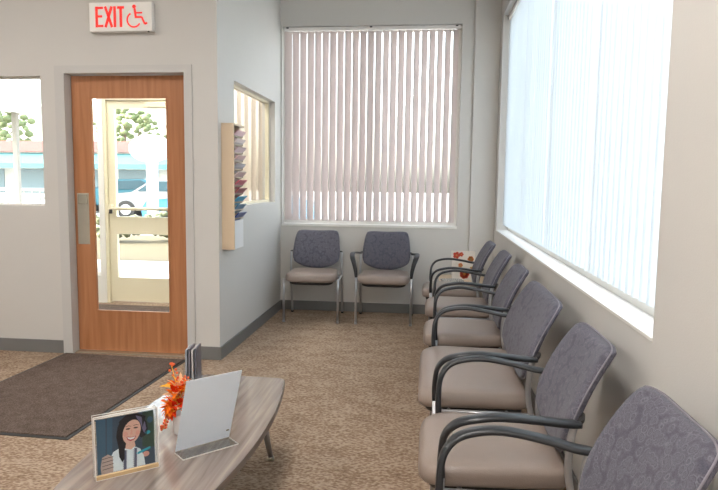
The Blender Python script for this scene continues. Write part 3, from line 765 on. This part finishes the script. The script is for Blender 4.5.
# booklet holder with booklets on the table's far end
hd = thing('booklet_holder', 'small clear upright holder of dark booklets at the far end of the coffee table', 'holder', (-1.025, 2.60, TH + .001), radians(98))
bm = bmesh.new()
box(bm, -.055, -.030, 0, .055, .034, .003); box(bm, -.055, .031, .003, .055, .034, .15); box(bm, -.055, -.030, .003, .055, -.027, .07); box(bm, -.055, -.027, .003, -.052, .031, .12); box(bm, .052, -.027, .003, .055, .031, .12)
link('acrylic_body', bm, M['acrylic'], hd)
hc = [(.10, .10, .13), (.55, .53, .52), (.16, .15, .18), (.30, .32, .36)]
hn = ['black booklet at the front of the small holder on the coffee table', 'pale grey booklet second in the small table holder', 'charcoal booklet third in the small table holder', 'slate grey booklet at the back of the small table holder']
for i in range(4):
    bo = boxobj('booklet', (-.048, -.004, 0, .048, .004, .215 - .006 * (i % 2)), flat('booklet_cover', hc[i], .3), bev=.001)
    lx, ly = 0, -.019 + .0135 * i; ca, sa_ = cos(radians(98)), sin(radians(98))
    bo.location = (-1.025 + lx * ca - ly * sa_, 2.60 + lx * sa_ + ly * ca, TH + .0045); bo.rotation_euler = (0, 0, radians(98)); tag(bo, hn[i], 'booklet', 'booklets in the table holder')

# ------------------------------------------------------------------ ceiling lights
lt0 = None
for i, (x, y) in enumerate([(-.55, 1.7), (-.55, -.6), (-2.6, -.6), (-3.4, 2.3), (-.55, -2.2), (-2.3, 5.5), (-4.2, 5.5)]):  # rear-wall and vestibule panels are unseen, added as fill light
    if lt0 is None:
        lt = lt0 = thing('ceiling_light', '', 'ceiling light', (x, y, CZ), 0, 'ceiling lights')
        bm = bmesh.new()
        for b in ((-.3, -.6, -.03, -.27, .6, -.001), (.27, -.6, -.03, .3, .6, -.001), (-.27, -.6, -.03, .27, -.57, -.001), (-.27, .57, -.03, .27, .6, -.001)): box(bm, *b)
        link('frame', bm, M['trimw'], lt); boxobj('diffuser', (-.27, -.57, -.02, .27, .57, -.001), M['lamp'], lt)
    else:
        lt = copy_tree(lt0); lt.location = (x, y, CZ)
    lt['label'] = ['rectangular ceiling light above the coffee table', 'rectangular ceiling light just behind the viewpoint on the window side', 'rectangular ceiling light behind the viewpoint towards the far left', 'rectangular ceiling light in front of the entry door', 'added unseen rectangular fill light farthest behind the viewpoint by the rear wall', 'added unseen rectangular fill light in the vestibule near the interior window', 'added unseen rectangular fill light in the vestibule behind the left window'][i]

# ------------------------------------------------------------------ outdoors
struct(boxobj('ground', (-60, YB + .2, -.3, 40, 90, -.02), M['asphalt']))
struct(boxobj('ground_side', (XR + .2, -30, -.3, 40, YB + .2, -.02), M['asphalt']))
struct(boxobj('sidewalk', (-14, YB + .2, -.1, 8, 8.6, -.005), M['concrete']))
hb = boxobj('planting_bed', (-12, 8.9, -.05, -3.2, 13.5, .10), M['brown'], bev=.03); tag(hb, 'low brown planting bed beyond the glass storefront door', 'planting bed')
kb = boxobj('kerb', (-14, 8.65, -.05, -2.8, 8.85, .14), M['concrete'], bev=.02); tag(kb, 'pale concrete kerb in front of the planting bed', 'kerb')

def blob(bm, c, r, sub=3, amp=.25, sq=1):
    g = bmesh.ops.create_icosphere(bm, subdivisions=sub, radius=r, matrix=Matrix.Translation(c))
    for v in g['verts']:
        d = (v.co - Vector(c)); f = 1 + amp * (sin(d.x * 9 / r + c[0]) * sin(d.y * 8 / r) * cos(d.z * 7 / r + c[1])) + random.uniform(-.06, .06)
        d *= f; d.z *= sq; v.co = Vector(c) + d
def shrub(x, y, r, lab, z=.10):
    t = thing('shrub', lab, 'shrub', (x, y, z), 0, 'shrubs in the planting bed')
    bm = bmesh.new()
    for k in range(70): blob(bm, (random.uniform(-r, r) * .9, random.uniform(-r, r) * .6, r * random.uniform(.2, 1.05)), r * random.uniform(.1, .17), 1, .5, .85)
    link('foliage', bm, M['leaf2'], t, True)
    bm = bmesh.new(); tube(bm, [(0, 0, 0), (0, 0, r * .5)], .03, 6); link('stem', bm, M['bark'], t)
for x, y, r, lb in ((-6.2, 11.8, .50, 'left olive shrub in the bed seen through the outer door'), (-5.2, 12.2, .55, 'middle olive shrub in the bed seen through the outer door'), (-4.3, 11.6, .45, 'right olive shrub in the bed seen through the outer door')):
    shrub(x, y, r, lb)
# oval sign on a post
os_ = thing('roadside_sign', 'blank white oval sign on a thick white post in the car park', 'sign', (-6.95, 15.0, -.02))
bm = bmesh.new(); prism(bm, [(.55 * cos(2 * pi * k / 32), 2.16 + .34 * sin(2 * pi * k / 32)) for k in range(32)], -.07, .07); link('oval_panel', bm, M['white'], os_)
boxobj('post', (-.1, -.06, 0, .16, .06, 1.84), M['white'], os_, bev=.01)
# shop building across
sb_ = thing('shop_building', 'long low shop across the car park with red fascia and teal awning', 'building', (-18, 40, -.02))
boxobj('wall', (-26, 0, 0, 2, 9, 3.2), M['concrete'], sb_)
boxobj('fascia', (-26.1, -.3, 3.2, 2.1, 9, 3.9), flat('fascia_red', (.36, .10, .09)), sb_)
bm = bmesh.new(); prism(bm, [(-.0, 3.1), (-2.2, 2.35), (-2.2, 2.05), (0, 2.2)], -25.5, 1.5, 0, lambda u, v, tt: (tt, u, v)); link('awning', bm, flat('awning_teal', (.06, .22, .25)), sb_)
for k in range(7): boxobj('shop_window', (-25 + 3.7 * k, -.06, .4, -22.2 + 3.7 * k, -.001, 2.0), flat('shop_glass', (.22, .30, .34), .1), sb_)
# trees
def tree(x, y, h, r, lab, m):
    t = thing('tree', lab, 'tree', (x, y, -.02), 0, 'trees beyond the car park')
    bm = bmesh.new(); tube(bm, [(0, 0, 0), (.1, 0, h * .5), (0, .1, h * .8)], .22, 8, .08)
    for a in range(3): tube(bm, [(.05, 0, h * .45), (cos(a * 2.1) * r * .6, sin(a * 2.1) * r * .6, h * .75)], .08, 6, .04)
    link('trunk', bm, M['bark'], t, True)
    bm = bmesh.new()
    for k in range(170):
        a = random.uniform(0, 2 * pi); q = random.uniform(0, 1) ** .5 * r; zz = random.uniform(-1, 1)
        q *= (1 - zz * zz) ** .5 * .9 + .1
        blob(bm, (q * cos(a), q * sin(a), h * .70 + zz * h * .30), r * random.uniform(.06, .13), 1, .5, .8)
    link('crown', bm, m, t, True)
tree(-27.5, 54, 8.0, 3.0, 'bushy green tree above the shop roof, left of the oval sign', M['leaf'])
tree(-22.5, 57, 8.0, 2.6, 'olive green tree above the shop roof, right of the oval sign', M['leaf2'])
tree(-41.5, 56, 8.5, 3.6, 'large tree seen faintly through the window left of the door', M['leaf'])
# cars
def make_car(paint):
    t = bpy.data.objects.new('car', None); COL.objects.link(t)
    prof = [(-2.2, .35), (-2.25, .62), (-2.1, .85), (-1.2, .95), (-.55, 1.38), (.75, 1.42), (1.5, .98), (2.15, .88), (2.25, .6), (2.2, .32)]
    bm = bmesh.new()
    rows = []
    for sx, k in ((-.86, .92), (-.88, 1), (.88, 1), (.86, .92)):
        rows.append([bm.verts.new((u * (1 if abs(sx) > .87 else .99), sx * (.82 if v > 1.1 else 1), v)) for u, v in prof])
    for a, b in zip(rows, rows[1:]):
        for i in range(len(prof) - 1): bm.faces.new([a[i], a[i + 1], b[i + 1], b[i]])
        bm.faces.new([a[-1], a[0], b[0], b[-1]])
    bm.faces.new(rows[0][::-1]); bm.faces.new(rows[-1]); link('body', bm, paint, t)
    gl = flat('car_glass', (.05, .09, .11), .08)
    for sy in (-1, 1):
        bm = bmesh.new(); prism(bm, [(-1.0, .98), (-.5, 1.32), (.68, 1.36), (1.25, 1.0)], sy * .80, sy * .885, 0, lambda u, v, tt: (u, tt, v)); link('side_window', bm, gl, t)
    wm = flat('tyre', (.02, .02, .02), .8)
    for wx in (-1.4, 1.4):
        for sy in (-1, 1):
            bm = bmesh.new(); prism(bm, [(wx + .32 * cos(a * pi / 10), .32 + .32 * sin(a * pi / 10)) for a in range(20)], sy * .72, sy * .91, 0, lambda u, v, tt: (u, tt, v)); wh = link('wheel', bm, wm, t)
            bm = bmesh.new(); prism(bm, [(wx + .19 * cos(a * pi / 8), .32 + .19 * sin(a * pi / 8)) for a in range(16)], sy * .905, sy * .92, 0, lambda u, v, tt: (u, tt, v)); link('hubcap', bm, M['silver'], wh)
    return t
for (x, y, rz_, c, lb) in ((-12.6, 25.0, 15, (.03, .13, .17), 'teal car parked left of the oval sign post'), (-9.4, 22.0, 8, (.30, .31, .32), 'silver car parked right of the oval sign post'), (-16.8, 33.0, 0, (.04, .08, .15), 'dark blue car parked in front of the shop'), (-5.3, 16.5, 10, (.10, .33, .50), 'blue car outside the vestibule window')):
    c_ = make_car(flat('car_paint', c, .25)); c_.location = (x, y, -.02); c_.rotation_euler = (0, 0, radians(rz_)); tag(c_, lb, 'car', 'cars in the car park')
# ramp railing and canopy seen through the left window
rl = thing('railing', 'white metal railing outside the window left of the door', 'railing', (-6.6, 8.3, -.005))
bm = bmesh.new(); tube(bm, [(-2.4, 0, 1.2), (1.6, 0, 1.2)], .025, 8); tube(bm, [(-2.4, 0, .15), (1.6, 0, .15)], .02, 8); link('rail', bm, flat('rail_paint', (.55, .55, .52)), rl, True)
for k in range(33):
    bm = bmesh.new(); tube(bm, [(-2.38 + .124 * k, 0, 0), (-2.38 + .124 * k, 0, 1.2)], .011, 6); link('baluster', bm, flat('rail_paint_b', (.5, .5, .47)) if k == 0 else bpy.data.materials['rail_paint_b'], rl, True)
cn = thing('canopy', 'pale entrance canopy on posts outside the window left of the door', 'canopy', (-6.5, 7.5, -.005))
bm = bmesh.new(); prism(bm, [(-3, 2.75), (1.55, 2.15), (1.55, 2.27), (-3, 2.9)], -.6, .6); link('roof_slab', bm, flat('canopy_white', (.62, .62, .58)), cn)
for px_ in (-2.7, 1.2): boxobj('post', (px_ - .03, 0, 0, px_ + .03, .06, 2.2), flat('canopy_post', (.35, .33, .30)), cn)

# ------------------------------------------------------------------ light
w = bpy.data.worlds.new('sky'); SC.world = w; w.use_nodes = True; nt = w.node_tree
bgk = nt.nodes['Background']; sk = nt.nodes.new('ShaderNodeTexSky'); sk.sky_type = 'NISHITA'; sk.sun_disc = False
sk.sun_elevation = radians(42); sk.sun_rotation = radians(245); sk.air_density = 1.3; sk.dust_density = 4; sk.ozone_density = 1
hs = nt.nodes.new('ShaderNodeHueSaturation'); hs.inputs['Saturation'].default_value = .45
nt.links.new(sk.outputs[0], hs.inputs['Color']); nt.links.new(hs.outputs[0], bgk.inputs[0]); bgk.inputs[1].default_value = .82
sun = bpy.data.lights.new('sun', 'SUN'); sun.energy = 5.5; sun.angle = radians(2.0); sun.color = (1, .95, .87)
so = bpy.data.objects.new('sun', sun); COL.objects.link(so)
so.rotation_euler = Vector((.70, .32, -.68)).to_track_quat('-Z', 'Y').to_euler()

# ------------------------------------------------------------------ camera
f, yaw, pitch, roll, h = 620.2, .11117, .10016, .012626, 1.3515
F = Vector((-sin(yaw) * cos(pitch), cos(yaw) * cos(pitch), -sin(pitch))); R0 = Vector((cos(yaw), sin(yaw), 0)); U0 = R0.cross(F)
Rv = cos(roll) * R0 + sin(roll) * U0; Uv = -sin(roll) * R0 + cos(roll) * U0
cam = bpy.data.cameras.new('camera'); co = bpy.data.objects.new('camera', cam); COL.objects.link(co)
cam.sensor_fit = 'HORIZONTAL'; cam.sensor_width = 36; cam.lens = f / 718 * 36; cam.clip_start = .05; cam.clip_end = 300
co.matrix_world = Matrix(((Rv.x, Uv.x, -F.x, 0), (Rv.y, Uv.y, -F.y, 0), (Rv.z, Uv.z, -F.z, h), (0, 0, 0, 1)))
SC.camera = co
SC.view_settings.view_transform = 'Standard'; SC.view_settings.look = 'None'; SC.view_settings.gamma = 1; SC.view_settings.use_curve_mapping = False
SC.view_settings.exposure = 0.75
